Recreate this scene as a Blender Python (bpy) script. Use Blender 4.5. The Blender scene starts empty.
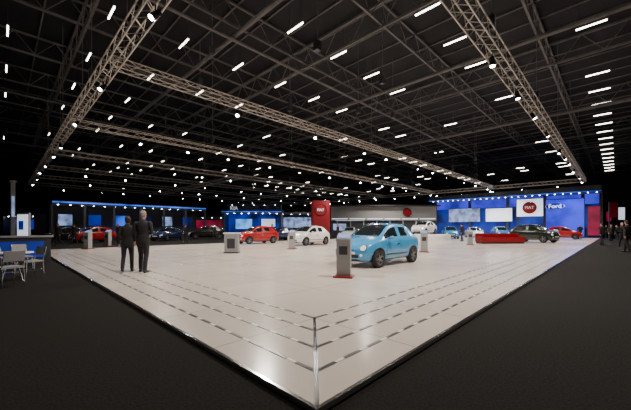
import bpy, bmesh, math, random
from mathutils import Vector, Matrix
from mathutils.bvhtree import BVHTree
random.seed(4)
PI=math.pi
# ---------------------------------------------------------------- survey frame
# stand corner = world origin, stand edges run along +X and +Y
YAW=math.radians(44.37)
F=Vector((math.cos(YAW),math.sin(YAW),0)); R=Vector((math.sin(YAW),-math.cos(YAW),0))
FPX=308.0; CAMZ=1.35
C=-2.24*F-0.01*R
def site(u,d,z=0.0):
    t=(u-315.5)/FPX
    p=C+F*d+R*(t*d); return Vector((p.x,p.y,z))
def hz(v,d): return CAMZ+(228-v)*d/FPX
PZ=0.05
# ---------------------------------------------------------------- materials
def mat(name,col,rough=.5,metal=0,emit=0,ecol=None,noise=0,scale=20,bump=0,coat=0,evar=0,spec=None):
    m=bpy.data.materials.new(name); m.use_nodes=True
    nt=m.node_tree; b=nt.nodes['Principled BSDF']
    b.inputs['Base Color'].default_value=(*col,1)
    b.inputs['Roughness'].default_value=rough; b.inputs['Metallic'].default_value=metal
    if spec is not None: b.inputs['Specular IOR Level'].default_value=spec
    if coat: b.inputs['Coat Weight'].default_value=coat; b.inputs['Coat Roughness'].default_value=.05
    ec=ecol or col
    if emit:
        b.inputs['Emission Color'].default_value=(*ec,1); b.inputs['Emission Strength'].default_value=emit
    if noise or bump or evar:
        tc=nt.nodes.new('ShaderNodeTexCoord'); n=nt.nodes.new('ShaderNodeTexNoise')
        n.inputs['Scale'].default_value=scale; n.inputs['Detail'].default_value=4
        nt.links.new(tc.outputs['Object'],n.inputs['Vector'])
        if noise:
            r=nt.nodes.new('ShaderNodeValToRGB')
            r.color_ramp.elements[0].color=(*[c*(1-noise) for c in col],1); r.color_ramp.elements[0].position=.3
            r.color_ramp.elements[1].color=(*[min(1,c*(1+noise)) for c in col],1); r.color_ramp.elements[1].position=.7
            nt.links.new(n.outputs['Fac'],r.inputs['Fac']); nt.links.new(r.outputs['Color'],b.inputs['Base Color'])
        if evar:
            r=nt.nodes.new('ShaderNodeValToRGB')
            r.color_ramp.elements[0].color=(*[c*(1-evar) for c in ec],1); r.color_ramp.elements[0].position=.38
            r.color_ramp.elements[1].color=(*ec,1); r.color_ramp.elements[1].position=.62
            nt.links.new(n.outputs['Fac'],r.inputs['Fac']); nt.links.new(r.outputs['Color'],b.inputs['Emission Color'])
        if bump:
            bp=nt.nodes.new('ShaderNodeBump'); bp.inputs['Strength'].default_value=bump; bp.inputs['Distance'].default_value=.01
            nt.links.new(n.outputs['Fac'],bp.inputs['Height']); nt.links.new(bp.outputs['Normal'],b.inputs['Normal'])
    return m
M={}
M['carpet']=mat('carpet_charcoal',(.0135,.0125,.0115),.95,noise=.5,scale=45,bump=.5,spec=.12)
M['ceil']=mat('ceiling_deck',(.016,.016,.020),.9,noise=.3,scale=.5)
M['wall']=mat('hall_wall_paint',(.008,.008,.012),.9,noise=.3,scale=.4)
M['steel']=mat('roof_steel',(.15,.142,.14),.7,noise=.2,scale=2)
M['alu']=mat('truss_aluminium',(.62,.57,.52),.5,metal=.2,noise=.1,scale=6)
M['chrome']=mat('polished_steel',(.85,.85,.86),.15,metal=1,noise=.05,scale=5)
M['strip']=mat('strip_steel',(.20,.20,.21),.3,metal=.9,noise=.2,scale=5)
M['dark']=mat('dark_rubber',(.02,.02,.02),.6,noise=.2,scale=30)
M['black']=mat('black_gloss',(.012,.012,.013),.25,noise=.1,scale=10)
M['tube']=mat('tube_light_glow',(1,.95,.85),.5,emit=16,ecol=(1,.90,.76))
M['lens']=mat('spot_lens_glow',(1,1,1),.3,emit=70,ecol=(.88,.94,1))
M['dot']=mat('downlight_glow',(1,1,1),.3,emit=25,ecol=(.9,.95,1))
M['white']=mat('white_laminate',(.8,.8,.8),.4,noise=.03,scale=8)
M['grey']=mat('grey_laminate',(.30,.30,.31),.45,noise=.06,scale=8)
M['dgrey']=mat('dark_grey_laminate',(.04,.04,.05),.4,noise=.1,scale=8)
M['red']=mat('red_laminate',(.22,.003,.008),.35,noise=.08,scale=6)
M['redglow']=mat('red_lit_panel',(.17,.004,.010),.4,emit=.03,noise=.05)
M['pink']=mat('magenta_lit_panel',(.15,.005,.04),.4,emit=.35,ecol=(.8,.02,.12),evar=.7,scale=.6)
M['blueglow']=mat('blue_lit_panel',(.01,.02,.3),.4,emit=1.2,ecol=(.04,.045,.75),evar=.7,scale=.35)
M['bluesoft']=mat('blue_soft_panel',(.005,.015,.10),.5,emit=.65,ecol=(.008,.05,.6),evar=.93,scale=.45)
M['blueline']=mat('blue_led_line',(.02,.1,.5),.4,emit=1.4,ecol=(.03,.15,1.0),evar=.8,scale=.5)
M['cyan']=mat('cyan_lit_panel',(.1,.3,.6),.4,emit=1.5,ecol=(.12,.4,1),evar=.6,scale=.8)
M['whiteglow']=mat('white_lightbox',(.8,.85,.9),.4,emit=1.1,ecol=(.75,.85,1),evar=.2,scale=.6)
M['screen']=mat('display_screen',(.2,.25,.4),.3,emit=1.1,ecol=(.3,.42,.8),evar=.85,scale=1.1)
M['letter']=mat('dim_lettering',(.5,.5,.55),.4,emit=.4,ecol=(.8,.85,1),noise=.05)
def platform_mat():
    m=bpy.data.materials.new('stand_floor_panels'); m.use_nodes=True; nt=m.node_tree; b=nt.nodes['Principled BSDF']
    tc=nt.nodes.new('ShaderNodeTexCoord'); br=nt.nodes.new('ShaderNodeTexBrick')
    br.offset=0; br.inputs['Scale'].default_value=1; br.inputs['Brick Width'].default_value=1.56; br.inputs['Row Height'].default_value=1.56
    br.inputs['Mortar Size'].default_value=.008; br.inputs['Mortar Smooth'].default_value=.2
    br.inputs['Color1'].default_value=(.62,.55,.49,1); br.inputs['Color2'].default_value=(.67,.595,.53,1); br.inputs['Mortar'].default_value=(.30,.26,.24,1)
    nt.links.new(tc.outputs['Object'],br.inputs['Vector'])
    n=nt.nodes.new('ShaderNodeTexNoise'); n.inputs['Scale'].default_value=.7; n.inputs['Detail'].default_value=5
    nt.links.new(tc.outputs['Object'],n.inputs['Vector'])
    mx=nt.nodes.new('ShaderNodeMix'); mx.data_type='RGBA'; mx.blend_type='MULTIPLY'; mx.inputs[0].default_value=.15
    nt.links.new(br.outputs['Color'],mx.inputs[6]); nt.links.new(n.outputs['Fac'],mx.inputs[7]); nt.links.new(mx.outputs[2],b.inputs['Base Color'])
    mr=nt.nodes.new('ShaderNodeMapRange'); mr.inputs[3].default_value=.14; mr.inputs[4].default_value=.28
    nt.links.new(n.outputs['Fac'],mr.inputs[0]); nt.links.new(mr.outputs[0],b.inputs['Roughness'])
    return m
M['platform']=platform_mat()
# ---------------------------------------------------------------- mesh builder
class MB:
    def __init__(s): s.v=[];s.f=[];s.m=[];s.s=[]
    def add(s,vs,fs,m=0,sm=False,T=None):
        o=len(s.v)
        for p in vs:
            p=Vector(p); s.v.append(T@p if T else p)
        for f in fs: s.f.append([i+o for i in f]); s.m.append(m); s.s.append(sm)
    def box(s,c,d,m=0,T=None,bev=0):
        x,y,z=d[0]/2,d[1]/2,d[2]/2
        vs=[Vector(c)+Vector((sx*x,sy*y,sz*z)) for sx in(-1,1) for sy in(-1,1) for sz in(-1,1)]
        s.add(vs,[(0,1,3,2),(4,6,7,5),(0,4,5,1),(2,3,7,6),(0,2,6,4),(1,5,7,3)],m,False,T)
    def beam(s,p,q,r,m=0,n=4,sm=False,r2=None,T=None):
        p=Vector(p);q=Vector(q);t=(q-p).normalized(); a=Vector((0,0,1)) if abs(t.z)<.9 else Vector((1,0,0))
        u=t.cross(a).normalized(); w=t.cross(u); r2=r if r2 is None else r2
        vs=[];off=PI/4 if n==4 else 0
        for c,rr in((p,r),(q,r2)):
            for i in range(n):
                g=2*PI*i/n+off; vs.append(c+u*math.cos(g)*rr+w*math.sin(g)*rr)
        fs=[(i,(i+1)%n,n+(i+1)%n,n+i) for i in range(n)]
        s.add(vs,fs,m,sm,T); s.add(vs,[tuple(range(n)),tuple(range(n,2*n))],m,False,T)
    def rings(s,rs,m=0,sm=True,cap=True,T=None):
        n=len(rs[0]); vs=[p for r in rs for p in r]; fs=[]
        for k in range(len(rs)-1):
            for i in range(n): fs.append((k*n+i,k*n+(i+1)%n,(k+1)*n+(i+1)%n,(k+1)*n+i))
        s.add(vs,fs,m,sm,T)
        if cap: s.add(list(rs[0])+list(rs[-1]),[tuple(range(n)),tuple(range(n,2*n))],m,sm,T)
    def tube(s,pts,rad,m=0,n=14,T=None,side=Vector((1,0,0))):
        pts=[Vector(p) for p in pts]; rad=[(r,r) if not isinstance(r,tuple) else r for r in rad]
        P=[];Q=[]
        t0=(pts[1]-pts[0]).normalized(); t1=(pts[-1]-pts[-2]).normalized()
        for k in (1.0,.6): P.append(pts[0]-t0*min(rad[0])*.75*k); Q.append((rad[0][0]*(.3 if k==1 else .78),rad[0][1]*(.3 if k==1 else .78)))
        P+=pts;Q+=rad
        for k in (.6,1.0): P.append(pts[-1]+t1*min(rad[-1])*.75*k); Q.append((rad[-1][0]*(.3 if k==1 else .78),rad[-1][1]*(.3 if k==1 else .78)))
        rs=[]
        for i,p in enumerate(P):
            a=P[max(0,i-1)];b=P[min(len(P)-1,i+1)];t=(b-a).normalized()
            sd=side-t*side.dot(t)
            if sd.length<.1: sd=Vector((0,1,0))-t*t.y
            sd.normalize(); w=t.cross(sd)
            rs.append([p+sd*math.cos(2*PI*j/n)*Q[i][0]+w*math.sin(2*PI*j/n)*Q[i][1] for j in range(n)])
        s.rings(rs,m,True,True,T)
    def ell(s,c,r,m=0,n=16,k=10,T=None):
        rs=[]
        for i in range(k+1):
            g=-PI/2+PI*(i+.02)/(k+.04); 
            rs.append([Vector(c)+Vector((r[0]*math.cos(g)*math.cos(2*PI*j/n),r[1]*math.cos(g)*math.sin(2*PI*j/n),r[2]*math.sin(g))) for j in range(n)])
        s.rings(rs,m,True,True,T)
    def lathe(s,prof,m=0,n=28,T=None,sm=True):  # prof: (axial y, radius) about local Y
        rs=[[Vector((r*math.cos(2*PI*j/n),y,r*math.sin(2*PI*j/n))) for j in range(n)] for y,r in prof]
        s.rings(rs,m,sm,False,T)
    def mesh(s,name,mats):
        me=bpy.data.meshes.new(name); me.from_pydata([tuple(p) for p in s.v],[],s.f)
        for mm in mats: me.materials.append(mm)
        me.polygons.foreach_set('material_index',s.m); me.polygons.foreach_set('use_smooth',s.s)
        bm=bmesh.new(); bm.from_mesh(me); bmesh.ops.recalc_face_normals(bm,faces=bm.faces); bm.to_mesh(me); bm.free(); me.update()
        return me
    def obj(s,name,mats,loc=(0,0,0),rz=0,parent=None):
        return place(s.mesh(name,mats),name,loc,rz,parent)
def place(me,name,loc=(0,0,0),rz=0,parent=None):
    o=bpy.data.objects.new(name,me); bpy.context.collection.objects.link(o); o.location=loc; o.rotation_euler=(0,0,rz)
    if parent: o.parent=parent
    return o
def bake(o,keep=False):
    dg=bpy.context.evaluated_depsgraph_get(); me=bpy.data.meshes.new_from_object(o.evaluated_get(dg))
    if not keep: bpy.data.objects.remove(o)
    return me
def addmesh(mb,me,mmap=None,T=None):
    vs=[v.co.copy() for v in me.vertices]; o=len(mb.v)
    for p in vs: mb.v.append(T@p if T else p)
    for p in me.polygons: mb.f.append([i+o for i in p.vertices]); mb.m.append(p.material_index if mmap is None else mmap[p.material_index]); mb.s.append(True)
def text(s,size,m,loc,rot,name,parent=None,ext=.02,bold=0):
    c=bpy.data.curves.new(name,'FONT'); c.body=s; c.size=size; c.align_x='CENTER'; c.align_y='CENTER'; c.extrude=ext; c.offset=bold
    o=bpy.data.objects.new(name,c); bpy.context.collection.objects.link(o); me=bake(o)
    me.materials.clear(); me.materials.append(m)
    o=bpy.data.objects.new(name,me); bpy.context.collection.objects.link(o); o.location=loc; o.rotation_euler=rot
    if parent:
        o.parent=parent; bpy.context.view_layer.update(); o.matrix_parent_inverse=parent.matrix_world.inverted()
    return o
# ---------------------------------------------------------------- hall shell
X0,X1,Y0,Y1=-16,100,-16,92; ZC=16.0
mb=MB(); mb.box(((X0+X1)/2,(Y0+Y1)/2,-.1),(X1-X0,Y1-Y0,.2)); mb.obj('floor',[M['carpet']])
mb=MB(); mb.box(((X0+X1)/2,(Y0+Y1)/2,ZC+.1),(X1-X0,Y1-Y0,.2)); mb.obj('ceiling',[M['ceil']])
for nm,c,d in(('wall_east',(X1+.1,(Y0+Y1)/2,ZC/2),(.2,Y1-Y0,ZC)),('wall_north',((X0+X1)/2,Y1+.1,ZC/2),(X1-X0,.2,ZC)),
              ('wall_west',(X0-.1,(Y0+Y1)/2,ZC/2),(.2,Y1-Y0,ZC)),('wall_south',((X0+X1)/2,Y0-.1,ZC/2),(X1-X0,.2,ZC))):
    mb=MB(); mb.box(c,d); mb.obj(nm,[M['wall']])
# ---------------------------------------------------------------- stand platform
PX,PY=60.0,22.8
mb=MB(); mb.box((PX/2,PY/2,PZ/2),(PX,PY,PZ)); mb.obj('exhibition_platform',[M['platform']])
mb=MB(); t=.03
mb.box((PX/2,-t/2,PZ/2+.002),(PX+2*t,t,PZ+.006)); mb.box((-t/2,PY/2,PZ/2+.002),(t,PY,PZ+.006)); mb.obj('trim_1',[M['chrome']])
mb=MB(); SP=.39
for k in range(1,5):
    o=k*SP; L=.27;G=.13; wd=.042
    x=o; i=0
    while x<PX-.5:
        mb.box((x+L/2,o,PZ+.0025),(L,wd,.005),0); mb.box((x+L+G/2,o,PZ+.002),(G,wd*.8,.004),1); x+=L+G
    y=o
    while y<PY-.5:
        mb.box((o,y+L/2,PZ+.0025),(wd,L,.005),0); mb.box((o,y+L+G/2,PZ+.002),(wd*.8,G,.004),1); y+=L+G
T=Matrix.Rotation(PI/4,4,'Z')
mb.box((2*SP*1.414,0,PZ+.004),(4*SP*1.414,.035,.008),2,T)
mb.obj('trim_2',[M['strip'],M['white'],M['chrome']])
# ---------------------------------------------------------------- lighting trusses
def truss(mb,p,q,S=.42,bay=.5,r=.026):
    p=Vector(p);q=Vector(q);t=(q-p).normalized();u=Vector((-t.y,t.x,0));w=Vector((0,0,1));h=S/2
    cs=[u*h+w*h,-u*h+w*h,-u*h-w*h,u*h-w*h]
    for c in cs: mb.beam(p+c,q+c,r,0,4)
    n=max(1,int((q-p).length/bay)); 
    for i in range(n):
        a=p+(q-p)*(i/n);b=p+(q-p)*((i+1)/n)
        for k in range(4):
            c1,c2=cs[k],cs[(k+1)%4]
            if i%2: c1,c2=c2,c1
            mb.beam(a+c1,b+c2,r*.55,0,3)
    for e in(p,q):
        for k in range(4): mb.beam(e+cs[k],e+cs[(k+1)%4],r,0,4)
TZ=7.35; LX=1.2; RY=1.4; FX=49.5; LY=55.0
crossY=[RY,11.5,20.5,30,38.5,46.5,LY]
mb=MB()
truss(mb,(LX,RY-8,TZ),(LX,LY,TZ),.42)
for i,y in enumerate(crossY): truss(mb,(LX if i else LX-9,y,TZ-.0),(FX,y,TZ),.46 if i==0 else .36,.5,.024)
truss(mb,(FX,RY,TZ),(FX,LY,TZ))
for x in (18,34): truss(mb,(x,crossY[3],TZ),(x,LY,TZ),.42,.8)
mb.obj('lighting_truss',[M['alu']])
# hoist cables + chain motors
mb=MB()
for y in crossY:
    x=LX+.5
    while x<=FX+.1:
        mb.beam((x,y,TZ+.2),(x,y,ZC-1.6),.018,0,4); mb.box((x,y,TZ+.75),(.22,.22,.45),1); x+=8
for y in range(6,54,9):
    mb.beam((LX,y,TZ+.2),(LX,y,ZC-1.6),.018,0,4); mb.box((LX,y,TZ+.75),(.22,.22,.45),1)
for k in range(70):
    x=random.uniform(4,70);y=random.uniform(4,70);z=random.uniform(8.5,12.5)
    mb.beam((x,y,z),(x,y,ZC-1.6),.02,0,4); mb.box((x,y,z),(.25,.25,.4),1)
mb.obj('hoist_cables',[M['steel'],M['dgrey']])
# spot fixtures
mb=MB(); spots=[]
for i,y in enumerate(crossY):
    x=LX+3.5+(i%2)*1.7
    while x<FX: spots.append((x,y)); x+=4.2+random.uniform(-1.6,1.6)
y=7
while y<LY: spots.append((LX,y)); y+=5+random.uniform(-1.5,1.5)
y=4
while y<LY: spots.append((FX,y)); y+=4.0
for (x,y) in spots:
    z=TZ-.32; tx=random.uniform(-.6,.6);ty=random.uniform(-.6,.6)
    d=Vector((tx-.3,ty-.3,-1)).normalized(); c=Vector((x,y,z-.15))
    mb.beam((x,y,z+.12),(x,y,z-.1),.02,0,4)
    mb.beam(c-d*.16,c+d*.16,.07,0,10,r2=.10); mb.beam(c+d*.16,c+d*.17,.075,1,10)
mb.obj('stage_spotlights',[M['black'],M['lens']])
# ---------------------------------------------------------------- roof steelwork and tube lights
mb=MB()
def girder(p,q,D=1.4,bay=2.3,r=.07):
    p=Vector(p);q=Vector(q);dn=Vector((0,0,-D)); mb.beam(p,q,r*1.3,0); mb.beam(p+dn,q+dn,r*1.3,0)
    n=int((q-p).length/bay)
    for i in range(n):
        a=p+(q-p)*(i/n);b=p+(q-p)*((i+1)/n)
        mb.beam(a+dn,(a+b)/2,r*.45,0); mb.beam((a+b)/2,b+dn,r*.45,0)
y=Y0+4.5
while y<Y1: girder((X0,y,ZC-.2),(X1,y,ZC-.2)); y+=6.9
x=X0+5
while x<X1: girder((x,Y0,ZC-.25),(x,Y1,ZC-.25),1.6,2.5,.08); x+=13.2
x=X0+1
while x<X1: mb.beam((x,Y0,ZC-.1),(x,Y1,ZC-.1),.06,0); x+=2.2
for x in (9,23,41,62): mb.beam((x,Y0,ZC-2.2),(x,Y1,ZC-2.2),.14,0,8)
for y in (16,37,60): mb.beam((X0,y,ZC-2.6),(X1,y,ZC-2.6),.1,0,8)
mb.obj('roof_girders',[M['steel']])
mb=MB()
for j in range(-1,13):
    for i in range(-3,26):
        x=13.0*(1.03+.335*i)+C.x; y=13.0*(.09+.53*j)+C.y
        if x<X0+2 or x>X1-2 or y>Y1-3 or y<Y0+2: continue
        if random.random()<(.04 if j<=0 else .12 if (x+y)<45 else .55): continue
        mb.box((x,y,CAMZ+13.07),(.14,1.6,.06),1); mb.box((x,y,CAMZ+13),(.075,1.5,.06),0)
        mb.beam((x,y-.6,CAMZ+13.1),(x,y-.6,ZC-.1),.012,1); mb.beam((x,y+.6,CAMZ+13.1),(x,y+.6,ZC-.1),.012,1)
mb.obj('ceiling_tube_lights',[M['tube'],M['dgrey']])
# ---------------------------------------------------------------- lamps
def spot(x,y,z,P,col=(1,.91,.80),ang=150,blend=.6,aim=None,r=.1,name='spot_lamp'):
    l=bpy.data.lights.new(name,'SPOT'); l.energy=P; l.color=col; l.spot_size=math.radians(ang); l.spot_blend=blend; l.shadow_soft_size=r
    o=bpy.data.objects.new(name,l); bpy.context.collection.objects.link(o); o.location=(x,y,z)
    if aim is not None: o.rotation_euler=(Vector(aim)-Vector((x,y,z))).to_track_quat('-Z','Y').to_euler()
    return o
for i,y in enumerate(crossY[:5]):
    for x in (6,15,25,36,46): spot(x+(i%2)*2,y,TZ-.65,2500 if i<3 else 900,r=.12)
spot(LX,7,TZ-.65,1400)
W=bpy.data.worlds.new('hall_world'); bpy.context.scene.world=W; W.use_nodes=True
W.node_tree.nodes['Background'].inputs[0].default_value=(.5,.6,1,1); W.node_tree.nodes['Background'].inputs[1].default_value=.02
# ---------------------------------------------------------------- cars
glass=mat('car_glass',(.012,.016,.02),.06,noise=.05,scale=3,coat=.5)
tyre=mat('tyre_rubber',(.012,.012,.012),.8,noise=.2,scale=40)
rim=mat('alloy_rim',(.30,.30,.32),.3,metal=.8,noise=.05,scale=10)
lampm=mat('headlamp_glass',(.8,.82,.85),.1,noise=.05,scale=20,emit=.15)
tail=mat('tail_lamp',(.5,.01,.01),.2,emit=.1,noise=.05)
def paint(n,c): return mat('car_paint_'+n,c,.25,noise=.03,scale=3,coat=1)
def car_mesh(kind):
    if kind=='sedan':
        S=[(2.20,.30,.52,.50,.57,0),(2.12,.22,.70,.60,.69,0),(1.85,.18,.82,.70,.82,0),(1.45,.18,.87,.78,.90,0),(.98,.18,.88,.84,.97,0),
           (.80,.18,.88,.85,1.05,.70),(.35,.18,.88,.86,1.30,.62),(.08,.18,.88,.87,1.40,.58),(-.28,.18,.88,.88,1.44,.575),(-.36,.18,.88,.88,1.44,.575),
           (-.95,.18,.88,.89,1.40,.56),(-1.15,.18,.88,.90,1.34,.56),(-1.60,.18,.87,.92,1.08,.64),(-1.75,.19,.86,.92,1.02,0),(-2.08,.24,.80,.88,.98,0),(-2.20,.34,.66,.60,.70,0)]
        wb=1.33;wy=.78;wr=.32;L=2.2
    else:
        S=[(1.77,.30,.50,.50,.58,0),(1.70,.22,.66,.62,.73,0),(1.50,.18,.76,.75,.89,0),(1.20,.18,.81,.83,.98,0),(.92,.18,.815,.87,1.04,0),
           (.78,.18,.815,.88,1.13,.68),(.45,.18,.815,.885,1.35,.61),(.22,.18,.815,.89,1.44,.585),(-.12,.18,.815,.90,1.49,.58),(-.20,.18,.815,.90,1.495,.58),
           (-.85,.18,.815,.91,1.47,.565),(-1.15,.18,.81,.92,1.41,.55),(-1.48,.18,.80,.92,1.12,.64),(-1.62,.20,.78,.86,1.0,0),(-1.75,.24,.71,.72,.85,0),(-1.80,.32,.58,.55,.64,0)]
        wb=1.15;wy=.72;wr=.30;L=1.8
    sideg={5,6,7,9}; topg={4,5,6,11}
    def half(s):
        x,zb,w,zs,zt,wr_=s
        p=[(0,zb),(w*.8,zb),(w*.965,zb+.09),(w,(zb+zs)/2+.03),(w*.985,zs)]
        if wr_: p+=[(w*.92,zs+.045),(wr_,zt-.075),(wr_*.93,zt-.03),(wr_*.5,zt-.005),(0,zt)]
        else: p+=[(w*.95,zs+.3*(zt-zs)),(w*.84,zs+.7*(zt-zs)),(w*.74,zs+.86*(zt-zs)),(w*.4,zt-.01),(0,zt)]
        return p
    vs=[];fs=[];ms=[]; n=18
    for s in S:
        h=half(s)
        for (y,z) in h: vs.append((s[0],y,z))
        for (y,z) in h[8:0:-1]: vs.append((s[0],-y,z))
    for k in range(len(S)-1):
        for i in range(n):
            j=(i+1)%n; fs.append((k*n+i,k*n+j,(k+1)*n+j,(k+1)*n+i))
            q=min(i,17-i) ; m=0
            if q==5 and k in sideg: m=1
            if q in(7,8) and k in topg: m=1
            if q==0: m=2
            ms.append(m)
    for k in (0,len(S)-1):
        o=k*n; fs.append((o,o+1,o+17)); ms.append(0)
        for i in range(1,8): fs.append((o+i,o+i+1,o+17-i,o+18-i)); ms.append(0)
        fs.append((o+8,o+9,o+10)); ms.append(0)
    me=bpy.data.meshes.new('t'); me.from_pydata(vs,[],fs)
    for _ in range(3): me.materials.append([glass,glass,tyre][_])
    me.polygons.foreach_set('material_index',ms)
    bm=bmesh.new(); bm.from_mesh(me); bmesh.ops.recalc_face_normals(bm,faces=bm.faces); bm.to_mesh(me); bm.free()
    o=place(me,'t'); sb=o.modifiers.new('s','SUBSURF'); sb.levels=2; sb.render_levels=2
    me=bake(o); o=place(me,'t')
    cut=MB()
    for sx in(-1,1):
        for sy in(-1,1): cut.beam((sx*wb,sy*.48,wr+.01),(sx*wb,sy*1.2,wr+.01),wr+.05,2,28)
    co=cut.obj('tc',[glass,glass,tyre])
    b=o.modifiers.new('b','BOOLEAN'); b.operation='DIFFERENCE'; b.object=co; b.solver='EXACT'
    full=BVHTree.FromPolygons([v.co for v in me.vertices],[list(p.vertices) for p in me.polygons])
    bpy.context.view_layer.update(); body=bake(o); bpy.data.objects.remove(co)
    mb=MB(); addmesh(mb,body)
    def patch(g,org,dr,m,off=.006):
        dr=Vector(dr).normalized(); vv=[];ff=[]
        for a in range(len(g)):
            for b_ in range(len(g[0])):
                h=full.ray_cast(org(g[a][b_]),dr)
                if h[0] is None: return
                vv.append(h[0]-dr*off)
        W_=len(g[0])
        for a in range(len(g)-1):
            for b_ in range(W_-1): ff.append((a*W_+b_,a*W_+b_+1,(a+1)*W_+b_+1,(a+1)*W_+b_))
        mb.add(vv,ff,m,True)
    def rect(a0,a1,b0,b1,na,nb): return [[(a0+(a1-a0)*i/na,b0+(b1-b0)*j/nb) for j in range(nb+1)] for i in range(na+1)]
    def disc(ca,cb,ra,rb): return [[(ca+ra*k/4*math.cos(2*PI*j/20),cb+rb*k/4*math.sin(2*PI*j/20)) for j in range(21)] for k in range(5)]
    hb=kind!='sedan'
    for sy in(-1,1):
        org=lambda p,sy=sy: Vector((p[0],sy*3,p[1])); dr=(0,-sy,0)
        side=lambda g,m,off=.006: patch(g,org,dr,m,off)
        for xs in ((wb-.42,-.2) if hb else (.80,-.34,-1.02)): side(rect(xs-.008,xs+.008,.26,.9,1,8),2)
        side(rect(-wb+.42,wb-.42,.25,.262,12,1),2)
        side(rect(-.10,.08,.74,.77,2,1),3,.02)
        side(rect(-wb+.40,wb-.40,.40,.435,10,1),2,.004)
        mx=.62 if hb else .68
        mb.ell((mx,sy*.92,.98),(.07,.10,.065),0,12,8); mb.beam((mx,sy*.78,.93),(mx,sy*.88,.95),.02,2,6)
        hy=.53 if hb else .62
        fo=lambda p: Vector((3,p[0],p[1])); 
        patch(disc(sy*hy,.66 if hb else .60,.115 if hb else .16,.11 if hb else .06),fo,(-1,0,0),3,.004)
        patch(disc(sy*hy,.66 if hb else .60,.095 if hb else .14,.09 if hb else .05),fo,(-1,0,0),4,.012)
        patch(disc(sy*hy*.9,.43,.05,.045),fo,(-1,0,0),4,.01)
        ro=lambda p: Vector((-3,p[0],p[1]))
        patch(rect(sy*(hy+.02),sy*(hy+.12),.62,.84,2,4),ro,(1,0,0),5,.01)
    fo=lambda p: Vector((3,p[0],p[1])); ro=lambda p: Vector((-3,p[0],p[1]))
    patch(rect(-.38,.38,.33,.44,10,2),fo,(-1,0,0),2); patch(rect(-.22,.22,.575,.59,8,1),fo,(-1,0,0),3,.012)
    patch(disc(0,.585,.055,.05),fo,(-1,0,0),3,.02); patch(rect(-.26,.26,.45,.53,4,2),fo,(-1,0,0),6,.02)
    patch(rect(-.26,.26,.50,.60,4,2),ro,(1,0,0),6,.015); patch(rect(-.45,.45,.30,.36,8,1),ro,(1,0,0),2)
    for sx in(-1,1):
        for sy in(-1,1):
            T=Matrix.Translation((sx*wb,sy*wy,wr))@(Matrix.Identity(4) if sy>0 else Matrix.Rotation(PI,4,'Z'))
            w=.095
            mb.lathe([(-w,wr*.62),(-w,wr*.93),(-w*.8,wr),(w*.8,wr),(w,wr*.93),(w*1.02,wr*.70),(w*.9,wr*.66)],7,T=T)
            mb.lathe([(w*.9,wr*.66),(w*.95,wr*.63),(w*.6,wr*.60),(-w*.4,wr*.58),(-w*.4,.01)],7,T=T)
            mb.lathe([(w*.9,wr*.67),(w*1.0,wr*.655),(w*.95,wr*.63),(w*.7,wr*.61)],8,T=T)
            for k in range(5):
                for dd in(-.13,.13):
                    g=2*PI*k/5+dd; g2=2*PI*k/5+dd*1.5
                    mb.beam((.05*math.cos(g),w*.75,.05*math.sin(g)),(wr*.62*math.cos(g2),w*.75,wr*.62*math.sin(g2)),.018,8,4,T=T)
            mb.beam((0,w*.3,0),(0,w*.92,0),.055,8,14,T=T)
            mb.beam((0,-w*.2,0),(0,w*.05,0),wr*.45,2,16,T=T)
    return mb.mesh('car_'+kind,[glass,glass,M['dark'],M['chrome'],lampm,tail,M['white'],tyre,rim])
CM={'hatch':car_mesh('hatch'),'sedan':car_mesh('sedan')}
def car(name,kind,p,loc,rz,sc=(1,1,1)):
    me=CM[kind].copy(); me.materials[0]=p; o=place(me,name,loc,rz); o.scale=sc; return o
P_blue=paint('sky_blue',(.05,.30,.60)); P_white=paint('white',(.75,.75,.75)); P_red=paint('red',(.38,.004,.008))
P_dk=paint('dark_blue',(.015,.025,.09)); P_blk=paint('black',(.012,.012,.012)); P_grn=paint('dark_green',(.008,.020,.014)); P_cy=paint('cyan',(.03,.22,.5)); P_sil=paint('silver',(.4,.4,.42))
def on(u,v): return site(u,1.3*FPX/(v-228),PZ)
fw=site(379,1.3*FPX/40,0); 
car('hatchback_car','hatch',P_blue,(fw.x+1.15,fw.y+.76,PZ),PI)
car('hatchback_car','hatch',P_white,site(309,24,PZ),PI*1.02)
car('hatchback_car','hatch',P_red,site(257,26,PZ),PI*.98)
car('sedan_car','sedan',P_dk,site(281,34,0),PI)
car('hatchback_car','hatch',P_red,site(93,29,0),PI*1.1)
car('sedan_car','sedan',P_blk,site(66,31,0),PI)
car('sedan_car','sedan',P_dk,site(168,34,0),PI*1.2)
car('suv_car','hatch',P_blk,site(207,38,0),PI*.9,(1.2,1.1,1.12))
car('sedan_car','sedan',P_sil,site(135,36,0),PI*.9)
car('suv_car','hatch',P_grn,site(534,28.5,PZ),-PI/2-.35,(1.05,1.08,1.1))
car('hatchback_car','hatch',P_red,site(563,36,PZ),-PI/2)
for u,d,p,k in((450,38,P_cy,'hatch'),(474,42,P_white,'sedan'),(500,41,P_cy,'hatch'),(350,40,P_sil,'sedan'),(385,42,P_blk,'hatch')):
    car('sedan_car' if k=='sedan' else 'hatchback_car',k,p,site(u,d,PZ),PI+.5)
pp=site(424,34,0)
mb=MB(); mb.lathe([(0,0.01),(0,2.7),(.55,2.7),(.6,2.65),(.6,.01)],0,48,Matrix.Rotation(PI/2,4,'X'),False); mb.obj('display_podium',[M['white']],(pp.x,pp.y,PZ))
car('hatchback_car','hatch',P_white,(pp.x,pp.y,PZ+.6),PI)
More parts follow.
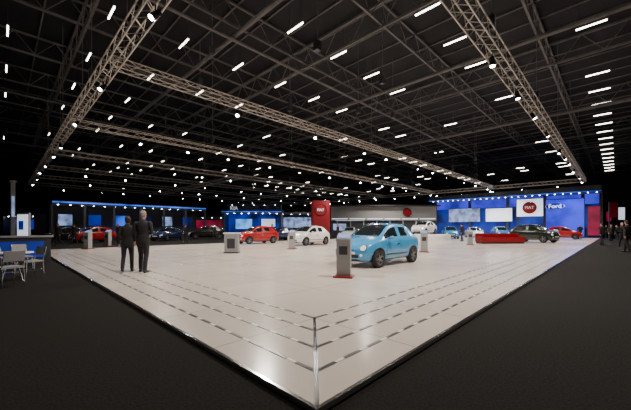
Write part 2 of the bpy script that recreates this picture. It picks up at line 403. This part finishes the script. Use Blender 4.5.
# ---------------------------------------------------------------- info kiosks
def kiosk(u,v,rz=math.radians(-60),w=.36,h=1.15):
    mb=MB()
    mb.box((0,0,.02),(w+.14,.5,.04),1)
    mb.add([(-w/2,-.13,.04),(w/2,-.13,.04),(w/2,.13,.04),(-w/2,.13,.04),(-w/2,-.13,h-.14),(w/2,-.13,h-.14),(w/2,.13,h),(-w/2,.13,h)],
        [(0,1,2,3),(4,5,6,7),(0,1,5,4),(1,2,6,5),(2,3,7,6),(3,0,4,7)],0)
    T=Matrix.Translation((0,0,h-.05))@Matrix.Rotation(math.atan2(.14,.26),4,'X')
    mb.box((0,0,.0),(w-.06,.24,.02),2,T); mb.box((0,-.134,h*.62),(w*.6,.006,.22),3)
    p=on(u,v); mb.obj('info_kiosk',[M['grey'],M['red'],M['screen'],M['dgrey']],p,rz)
kiosk(344,277)
for u,v in((88,249),(292,249),(424,252),(556,241),(470,245),(108,246)): kiosk(u,v)
p=on(232,253)
mb=MB(); mb.box((0,0,.5),(.7,.4,1.0),0); mb.box((0,0,1.03),(.8,.5,.06),1); mb.box((0,-.205,.5),(.4,.02,.5),2); mb.box((0,0,.03),(.75,.45,.06),2)
mb.obj('reception_counter',[M['grey'],M['white'],M['dgrey']],p,-PI/4)
# ---------------------------------------------------------------- red bench
p=on(500,243.5)
mb=MB(); L=3.9
mb.box((0,0,.06),(L-.1,.75,.12),1); mb.box((0,0,.27),(L,.85,.30),0)
for i in range(5): mb.box((-L/2+L/10+i*L/5,-.03,.45),(L/5-.03,.75,.08),0)
mb.box((0,.36,.62),(L,.14,.46),0)
for sx in(-1,1): mb.box((sx*(L/2-.07),0,.45),(.14,.85,.3),0)
b=mb.obj('red_bench_sofa',[M['red'],M['dark']],p,-PI/4+.1)
bv=b.modifiers.new('bevel','BEVEL'); bv.width=.02; bv.segments=2
# ---------------------------------------------------------------- background stands
def wallX(u,X): t=(u-315.5)/FPX; return (X-C.x)/(F.x+R.x*t)
RXT=(PI/2,0,-PI/2); FACE=(PI/2,0,YAW-PI/2)
XS=53.5
def ypos(u,X=XS): d=wallX(u,X); return site(u,d).y
root=MB(); ya=ypos(602);yb=ypos(436); ym=(ya+yb)/2; Z0=PZ+.005
root.box((XS+.5,ym,Z0+2.3),(.6,yb-ya,4.6),0)
root.box((XS-1.2,ym,6.35),(3.4,yb-ya,.8),1)
root.box((XS+.4,ym,5.3),(.5,yb-ya,1.4),3)
root.box((XS-2.92,ym,6.02),(.06,yb-ya,.10),2)
for u in(436,470,508,545,583,601): root.box((XS-.1,ypos(u),3.05),(.4,.35,6.0),1)
for i in range(26): root.beam((XS-2.2,ya+(yb-ya)*(i+.5)/26,5.93),(XS-2.2,ya+(yb-ya)*(i+.5)/26,5.90),.07,4,10)
pav=root.obj('blue_exhibition_pavilion',[M['bluesoft'],M['dgrey'],M['blueline'],M['blueglow'],M['dot']])
def panel(name,u0,u1,z0,z1,m,X=XS-.25):
    mb=MB(); a=ypos(u1,X);b=ypos(u0,X); mb.box((X,(a+b)/2,(z0+z1)/2),(.1,b-a,z1-z0),0); mb.box((X+.03,(a+b)/2,(z0+z1)/2),(.08,b-a+.16,z1-z0+.16),1)
    return mb.obj(name,[m,M['dgrey']])
panel('video_wall',449,480,2.4,4.6,M['screen'],XS-.5)
panel('video_wall',486,512,2.4,4.4,M['whiteglow'],XS-.5)
panel('video_wall',588,600,.4,4.2,M['pink'],XS-.5)
def disc_x(name,c,r,m1,m2,sy=1.0,sz=1.0):
    mb=MB()
    for k,(rr,mm,th) in enumerate(((1,1,.05),(.93,0,.09))):
        rs=[[Vector((x,rr*r*sy*math.cos(2*PI*j/40),rr*r*sz*math.sin(2*PI*j/40))) for j in range(40)] for x in(0,-th)]
        mb.rings(rs,mm,True)
    return mb.obj(name,[m1,m2],c)
bn=panel('hanging_banner',517,543,3.0,5.4,M['whiteglow'],XS-3.2)
yc=(ypos(517,XS-3.2)+ypos(543,XS-3.2))/2
d=disc_x('round_emblem',(XS-3.27,yc,4.2),.85,M['red'],M['chrome'])
text('FIAT',.55,M['white'],(XS-3.40,yc,4.2),RXT,'emblem_lettering',d,.02,.01)
sg=panel('blue_sign_wall',546,584,.2,5.2,M['blueglow'],XS-2.2)
yc=ypos(555,XS-2.3)
d=disc_x('oval_sign',(XS-2.32,yc,4.3),1.05,M['bluesoft'],M['white'],sy=1.0,sz=.45)
text('Ford',.75,M['whiteglow'],(XS-2.45,yc,4.3),RXT,'oval_sign_lettering',d,.02,.01)
def facade(u0,u1,d):
    a=site(u0,d);b=site(u1,d); return MB(),(a+b)/2,(b-a).length
mb,c,w=facade(331,436,47); z0,z1=2.5,4.6
mb.box((0,0,(z0+z1)/2),(w,.3,z1-z0),0)
mb.box((0,.4,Z0+1.2),(w,.3,2.4),1)
for i in range(8): mb.box((-w/2+w*(i+.5)/8,.1,Z0+1.2),(.15,.2,2.4),0)
for i in range(6): mb.box((-w/2+w*(i+.5)/6,-.16,2.75),(w/6-.3,.03,.12),2)
for i in range(6): mb.box((-w/2+w*(i+.5)/6,.2,1.5),(w/6-.7,.06,1.0),(3,1,4,3,1,4)[i])
mb.box((0,-.4,z1+.1),(w+.5,1.6,.2),1)
fac=mb.obj('stand_facade',[M['grey'],M['dgrey'],M['whiteglow'],M['screen'],M['bluesoft']],c,YAW-PI/2)
q=site(407,46.6,3.7)
mb=MB(); mb.beam((0,0,0),(0,-.1,0),.65,0,32); mb.beam((0,-.1,0),(0,-.14,0),.55,1,32); mb.obj('round_emblem',[M['chrome'],M['red']],q,YAW-PI/2)
d=38; q=site(320.5,d); w=19*d/FPX; H=hz(201,d)
mb=MB(); rs=[]
n=32
for z,k in((Z0,1),(H-.05,1),(H,.97)):
    ring=[]
    for j in range(n):
        g=2*PI*j/n; cx,sn=math.cos(g),math.sin(g); e=.35
        ring.append(Vector((w/2*k*math.copysign(abs(cx)**e,cx),.6*k*math.copysign(abs(sn)**e,sn),z)))
    rs.append(ring)
mb.rings(rs,0,False)
mb.beam((0,-.6,H-1.15),(0,-.66,H-1.15),.72,1,36); mb.beam((0,-.66,H-1.15),(0,-.70,H-1.15),.64,0,36)
tw=mb.obj('red_sign_tower',[M['redglow'],M['chrome']],(q.x,q.y,0),YAW-PI/2)
e=Vector((q.x,q.y,H-1.15))-F*.72
text('FIAT',.42,M['letter'],e,FACE,'tower_lettering',tw,.02,.01)
# blue-lit booth (centre left)
mb,c,w=facade(228,282,50)
mb.box((0,0,1.8),(w,.3,3.6),0)
mb.box((0,-1.2,3.9),(w+.6,3,.5),1); mb.box((0,-2.72,3.85),(w+.4,.06,.12),2)
for s in(-1,1): mb.box((s*w/2,-1.3,1.9),(.3,2.8,3.8),1)
mb.box((-w*.2,-.2,2.0),(w*.3,.08,1.6),3); mb.box((w*.25,-.2,2.2),(w*.25,.08,1.2),4)
for i in range(8): mb.beam((-w/2+w*(i+.5)/8,-2.2,3.62),(-w/2+w*(i+.5)/8,-2.2,3.58),.08,5,10)
bo=mb.obj('blue_booth',[M['bluesoft'],M['dgrey'],M['blueline'],M['cyan'],M['whiteglow'],M['dot']],c,YAW-PI/2)
text('KIA',.75,M['letter'],site(234,47.0,4.35),FACE,'booth_lettering',bo,.02,.02)
# left pavilion with thin blue fascia, along X
def wallY(u,Y): t=(u-315.5)/FPX; return (Y-C.y)/(F.y+R.y*t)
YS=42.0
def xpos(u,Y=YS): return site(u,wallY(u,Y)).x
xa=xpos(52);xb=xpos(205)
mb=MB(); mb.box(((xa+xb)/2,YS+3,2.0),(xb-xa,.3,4.0),0); mb.box(((xa+xb)/2,YS+1.4,4.15),(xb-xa,3.2,.4),0)
mb.box(((xa+xb)/2,YS-.24,4.18),(xb-xa,.06,.16),1)
for i in range(7): mb.box((xa+(xb-xa)*i/6,YS,2.0),(.2,.2,4.0),0)
for i in range(6):
    xx=xa+(xb-xa)*(i+.5)/6; mb.box((xx,YS+2.8,2.3),((xb-xa)/6*.45,.1,1.3),(3,4,1,4,3,4)[i])
for i in range(16): mb.beam((xa+(xb-xa)*(i+.5)/16,YS+.4,3.93),(xa+(xb-xa)*(i+.5)/16,YS+.4,3.90),.07,5,10)
mb.obj('exhibition_pavilion',[M['dgrey'],M['blueline'],M['grey'],M['screen'],M['bluesoft'],M['dot']])
for k,(u,d,w,h,m) in enumerate(((28,50,5,3.2,'bluesoft'),(300,60,8,4,'screen'),(205,62,9,3.4,'pink'),(380,64,10,5.6,'bluesoft'),(140,66,12,5.6,'bluesoft'),(90,60,7,5.0,'screen'),(255,70,12,6.5,'bluesoft'),(350,60,7,5.2,'whiteglow'))):
    q=site(u,d); mb=MB(); mb.box((0,.3,h/2),(w,.4,h),1); mb.box((0,0,h*.6),(w*.8,.12,h*.5),0); mb.box((0,-.6,h+.2),(w+.4,2.2,.4),1)
    for s in(-1,1): mb.box((s*w/2,-.6,h/2),(.2,2,h),1)
    for i in range(5): mb.beam((-w/2+w*(i+.5)/5,-1.2,h-.02),(-w/2+w*(i+.5)/5,-1.2,h-.05),.09,2,10)
    mb.obj('exhibition_booth',[M[m],M['dgrey'],M['dot']],(q.x,q.y,0),YAW-PI/2)
# aisle banners on the right
for u,d,m in((609,38,'redglow'),(618,48,'whiteglow'),(606,60,'pink')):
    q=site(u,d); mb=MB(); mb.beam((0,0,0),(0,0,4.6),.05,1,8); mb.box((0,0,.04),(.7,.7,.08),1); mb.box((.55,0,3.6),(1.0,.04,1.9),0); mb.beam((0,0,4.58),(1.05,0,4.58),.025,1,6)
    mb.obj('aisle_flag_banner',[M[m],M['dgrey']],(q.x,q.y,0),YAW-PI/2)
spot(*site(565,40)[:2],6.0,900,(.1,.15,1),140,r=.15); spot(*site(480,46)[:2],6.0,900,(.35,.5,1),140,r=.15)
spot(*site(255,46)[:2],3.5,350,(.1,.2,1),140,r=.1); spot(*site(130,38)[:2],3.8,400,(.2,.35,1),140,r=.1)
# ---------------------------------------------------------------- left aisle
q=site(38,17.6); mb=MB(); mb.box((0,0,1.15),(.85,.12,1.9),0); mb.box((0,.02,1.1),(.95,.1,2.2),1); mb.box((0,0,.03),(1.0,.5,.06),1); mb.box((-.1,-.065,1.5),(.4,.01,.5),2)
mb.obj('lightbox_sign',[M['whiteglow'],M['grey'],M['bluesoft']],(q.x-.6,q.y,0),YAW-PI/2-.3)
q=site(13,15); mb=MB(); mb.box((0,0,.03),(.5,.5,.06),0); mb.box((0,0,1.8),(.16,.16,3.6),0); mb.box((0,0,3.62),(.26,.26,.06),0); mb.box((.0,-.09,2.4),(.1,.02,1.0),1)
mb.obj('signpost',[M['grey'],M['screen']],(q.x,q.y,0),0)
q=site(12,7.9); mb=MB()
for a in range(4):
    g=PI/4+a*PI/2; mb.beam((.28*math.cos(g),.28*math.sin(g),.0),(.05*math.cos(g),.05*math.sin(g),.7),.014,1,6)
mb.beam((0,0,.70),(0,0,.73),.42,0,32); mb.beam((0,0,.2),(0,0,.215),.14,1,16)
mb.obj('round_table',[M['white'],M['chrome']],(q.x,q.y,0))
def chair(u,d,rz,nm='metal_chair'):
    q=site(u,d); mb=MB()
    for sx in(-1,1):
        mb.beam((sx*.2,.2,0),(sx*.19,.17,.45),.012,1,6); mb.beam((sx*.2,-.22,0),(sx*.19,-.19,.45),.012,1,6); mb.beam((sx*.19,-.19,.45),(sx*.18,-.27,.84),.012,1,6)
        mb.beam((sx*.2,.19,.22),(sx*.2,-.2,.22),.009,1,6)
    mb.box((0,0,.46),(.42,.42,.035),0)
    T=Matrix.Translation((0,-.25,.72))@Matrix.Rotation(math.radians(12),4,'X'); mb.box((0,0,0),(.38,.025,.24),0,T)
    mb.obj(nm,[M['grey'],M['chrome']],(q.x,q.y,0),rz)
chair(30,8.3,2.0); chair(8,7.0,.4); chair(2,9.2,-2.4); chair(22,9.6,-2.9)
q=site(22,11.5); mb=MB(); mb.box((0,0,.5),(1.6,.5,1.0),0); mb.box((0,0,1.03),(1.75,.62,.06),1); mb.box((0,-.26,.55),(1.2,.02,.6),2)
mb.obj('service_counter',[M['dgrey'],M['grey'],M['bluesoft']],(q.x,q.y,0),0.0)
# ---------------------------------------------------------------- people
skin=mat('skin',(.50,.27,.19),.55,noise=.08,scale=20); hair_g=mat('hair_grey',(.22,.20,.18),.8,noise=.3,scale=60); hair_d=mat('hair_dark',(.03,.02,.015),.7,noise=.3,scale=60)
suit=mat('black_suit_cloth',(.012,.012,.014),.85,noise=.3,scale=40,bump=.2); coat=mat('dark_coat_cloth',(.02,.019,.02),.85,noise=.3,scale=40,bump=.2)
trs=mat('trouser_cloth',(.016,.016,.02),.85,noise=.3,scale=40); shoe=mat('shoe_leather',(.01,.01,.01),.35,noise=.2,scale=30)
shirt=mat('shirt_cloth',(.6,.6,.62),.8,noise=.1,scale=30); eye=mat('eye_dark',(.02,.015,.01),.2,noise=.1); lip=mat('lip',(.35,.12,.1),.5,noise=.1)
def person_mesh(name,mats,stepR=.0,stepL=.0,armR='down',armL='down',turn=0,female=False):
    b=MB(); k=.92 if female else 1
    for sx,st in((1,stepR),(-1,stepL)):
        ky=.04+st*.55; ay=st-.02; lift=.04 if st<-.1 else 0
        b.tube([(sx*.085,0,.93),(sx*.092,ky*.5,.72),(sx*.098,ky,.50),(sx*.102,(ky+ay)/2-.01,.32),(sx*.105,ay,.10+lift)],[.092,.083,.064,.060,.052],1)
        b.tube([(sx*.107,ay-.03,.045+lift),(sx*.115,ay+.07,.042+lift*.6),(sx*.125,ay+.17,.034)],[(.042,.042),(.047,.038),(.040,.028)],4)
    b.tube([(0,0,.84),(0,0,.95),(0,0,1.08),(0,.0,1.22),(0,0,1.35),(0,-.005,1.42),(0,-.01,1.47)],
           [(.185*k,.125),(.178,.12),(.162*k,.112),(.178*k,.122),(.192*k,.118),(.165*k,.10),(.085,.075)],0,20)
    b.tube([(0,-.012,1.46),(0,.0,1.53),(0,.01,1.58)],[.058,.054,.052],2)
    b.tube([(0,-.012,1.462),(0,-.008,1.485)],[.068,.062],5)
    hands=[]
    for sx,arm in((1,armR),(-1,armL)):
        sh=Vector((sx*.185*k,-.005,1.405))
        if arm=='down': el=Vector((sx*.245,-.035,1.13)); wr=Vector((sx*.25,.05,.90)); hd=Vector((0,.04,-1))
        elif arm=='front': el=Vector((sx*.25,-.02,1.14)); wr=Vector((sx*.09,.19,1.08)); hd=Vector((-sx*.8,.35,.15))
        elif arm=='back': el=Vector((sx*.25,-.12,1.14)); wr=Vector((sx*.25,-.12,.91)); hd=Vector((0,.05,-1))
        else: el=Vector((sx*.245,.03,1.13)); wr=Vector((sx*.235,.20,.95)); hd=Vector((0,.3,-1))
        b.tube([sh,(sh+el)/2,el,(el+wr)/2,wr],[.063,.054,.047,.044,.036],0)
        hands.append((sx,wr,hd.normalized()))
    T=Matrix.Translation((0,.015,1.64))@Matrix.Rotation(turn,4,'Z')
    b.rings([[Vector((a*math.cos(2*PI*j/20),o+bb*math.sin(2*PI*j/20),z)) for j in range(20)] for z,a,bb,o in
       ((-.115,.02,.025,.055),(-.105,.040,.045,.045),(-.08,.055,.066,.025),(-.04,.066,.082,.012),(0,.073,.092,.003),(.04,.076,.096,-.002),(.08,.068,.086,-.004),(.105,.048,.060,-.004),(.118,.015,.02,-.004))],2,T=T)
    b.tube([(0,.088,.02),(0,.104,-.012),(0,.112,-.03)],[.008,.011,.013],2,8,T=T)
    for sx in(-1,1): b.ell((sx*.078,-.005,-.005),(.010,.018,.03),2,10,8,T=T)
    n=20;rs=[]
    lo=-.10 if female else -.055
    for z,a,bb,o in((lo,.060,.060,-.045),(-.02,.078,.075,-.033),(.03,.083,.088,-.022),(.06,.080,.098,-.010),(.095,.064,.082,-.006),(.122,.038,.048,-.006),(.131,.010,.014,-.006)):
        rs.append([Vector((a*math.cos(2*PI*j/n),o+bb*math.sin(2*PI*j/n),z)) for j in range(n)])
    b.rings(rs,3,T=T)
    src=BVHTree.FromPolygons(b.v,b.f); sm=list(b.m)
    o=place(b.mesh('t',mats),'t'); r=o.modifiers.new('r','REMESH'); r.mode='VOXEL'; r.voxel_size=.011; r.use_smooth_shade=True
    s=o.modifiers.new('s','SMOOTH'); s.iterations=3; s.factor=.5
    me=bake(o)
    out=MB()
    for v in me.vertices: out.v.append(v.co.copy())
    for p in me.polygons:
        q=src.find_nearest(p.center); out.f.append(list(p.vertices)); out.m.append(sm[q[2]] if q[2] is not None else 0); out.s.append(True)
    for sx in(-1,1):
        out.ell((sx*.030,.090,.012),(.012,.007,.007),6,10,6,T=T); out.ell((sx*.032,.092,.032),(.018,.006,.004),3,8,6,T=T)
    out.ell((0,.094,-.062),(.024,.007,.006),7,10,6,T=T)
    for sx,wr,hd in hands:
        up=Vector((0,1,0)) if abs(hd.y)<.7 else Vector((0,0,1))
        fwd=(up-hd*up.dot(hd)).normalized()
        pn=hd.cross(fwd).normalized()*(1 if sx>0 else -1)
        cur=-pn if (pn.x*sx)>0 else pn
        out.tube([wr-hd*.02,wr+hd*.04,wr+hd*.085],[(.028,.02),(.038,.017),(.038,.015)],2,10,side=fwd)
        for q_,(of,ln) in enumerate(((.028,.072),(.010,.080),(-.008,.074),(-.025,.058))):
            p0=wr+hd*.08+fwd*of; p1=p0+hd*ln*.45+cur*.006; p2=p1+hd*ln*.3+cur*.014; p3=p2+hd*ln*.22+cur*.016
            out.tube([p0,p1,p2,p3],[.0085,.008,.0072,.006],2,8)
        p0=wr+hd*.025+fwd*.025; out.tube([p0,p0+fwd*.022+hd*.028+cur*.008,p0+fwd*.03+hd*.058+cur*.014],[.011,.0095,.007],2,8)
    return out.mesh(name,mats)
mA=person_mesh('person_a',[coat,trs,skin,hair_d,shoe,coat,eye,lip],.12,-.14,'fwd','down',.5,True)
mBm=person_mesh('person_b',[suit,trs,skin,hair_g,shoe,shirt,eye,lip],-.10,.12,'front','down',-.25)
mC=person_mesh('person_c',[coat,trs,skin,hair_d,shoe,shirt,eye,lip],.22,-.20,'fwd','back',0)
def person(me,u,d,z,h,rz,name='standing_person'):
    q=site(u,d,z); o=place(me,name,q,rz); o.scale=(h/1.77,)*3; return o
away=YAW-PI/2
person(mA,127.5,9.15,PZ,1.66,away+.35); person(mBm,143,9.0,PZ,1.82,away+.1)
person(mC,602,24,0,1.75,away,'walking_person'); person(mA,611,29,0,1.7,away+2.6); person(mBm,622,22,0,1.75,away+3,'walking_person')
person(mC,627,17,0,1.78,away+.1,'walking_person'); person(mA,617,36,0,1.7,away+.4,'walking_person'); person(mC,606,40,0,1.75,away+2.9,'walking_person')
for u,d,m in((58,24,mA),(118,27,mBm),(215,31,mC),(338,30,mBm),(395,33,mA),(462,30,mC),(580,35,mBm),(185,29,mC),(74,26,mC),(272,29,mA)): 
    person(m,u,d,PZ if site(u,d).y<22.5 else 0,1.72,random.uniform(0,6))
# ---------------------------------------------------------------- camera
cd=bpy.data.cameras.new('camera'); cam=bpy.data.objects.new('camera',cd); bpy.context.collection.objects.link(cam)
cam.location=(C.x,C.y,CAMZ); cam.rotation_euler=(PI/2,0,YAW-PI/2); cd.sensor_width=36; cd.sensor_fit='HORIZONTAL'
cd.lens=FPX/631*36; cd.shift_y=(228-205)/631; cd.clip_end=400; cd.clip_start=.05
bpy.context.scene.camera=cam
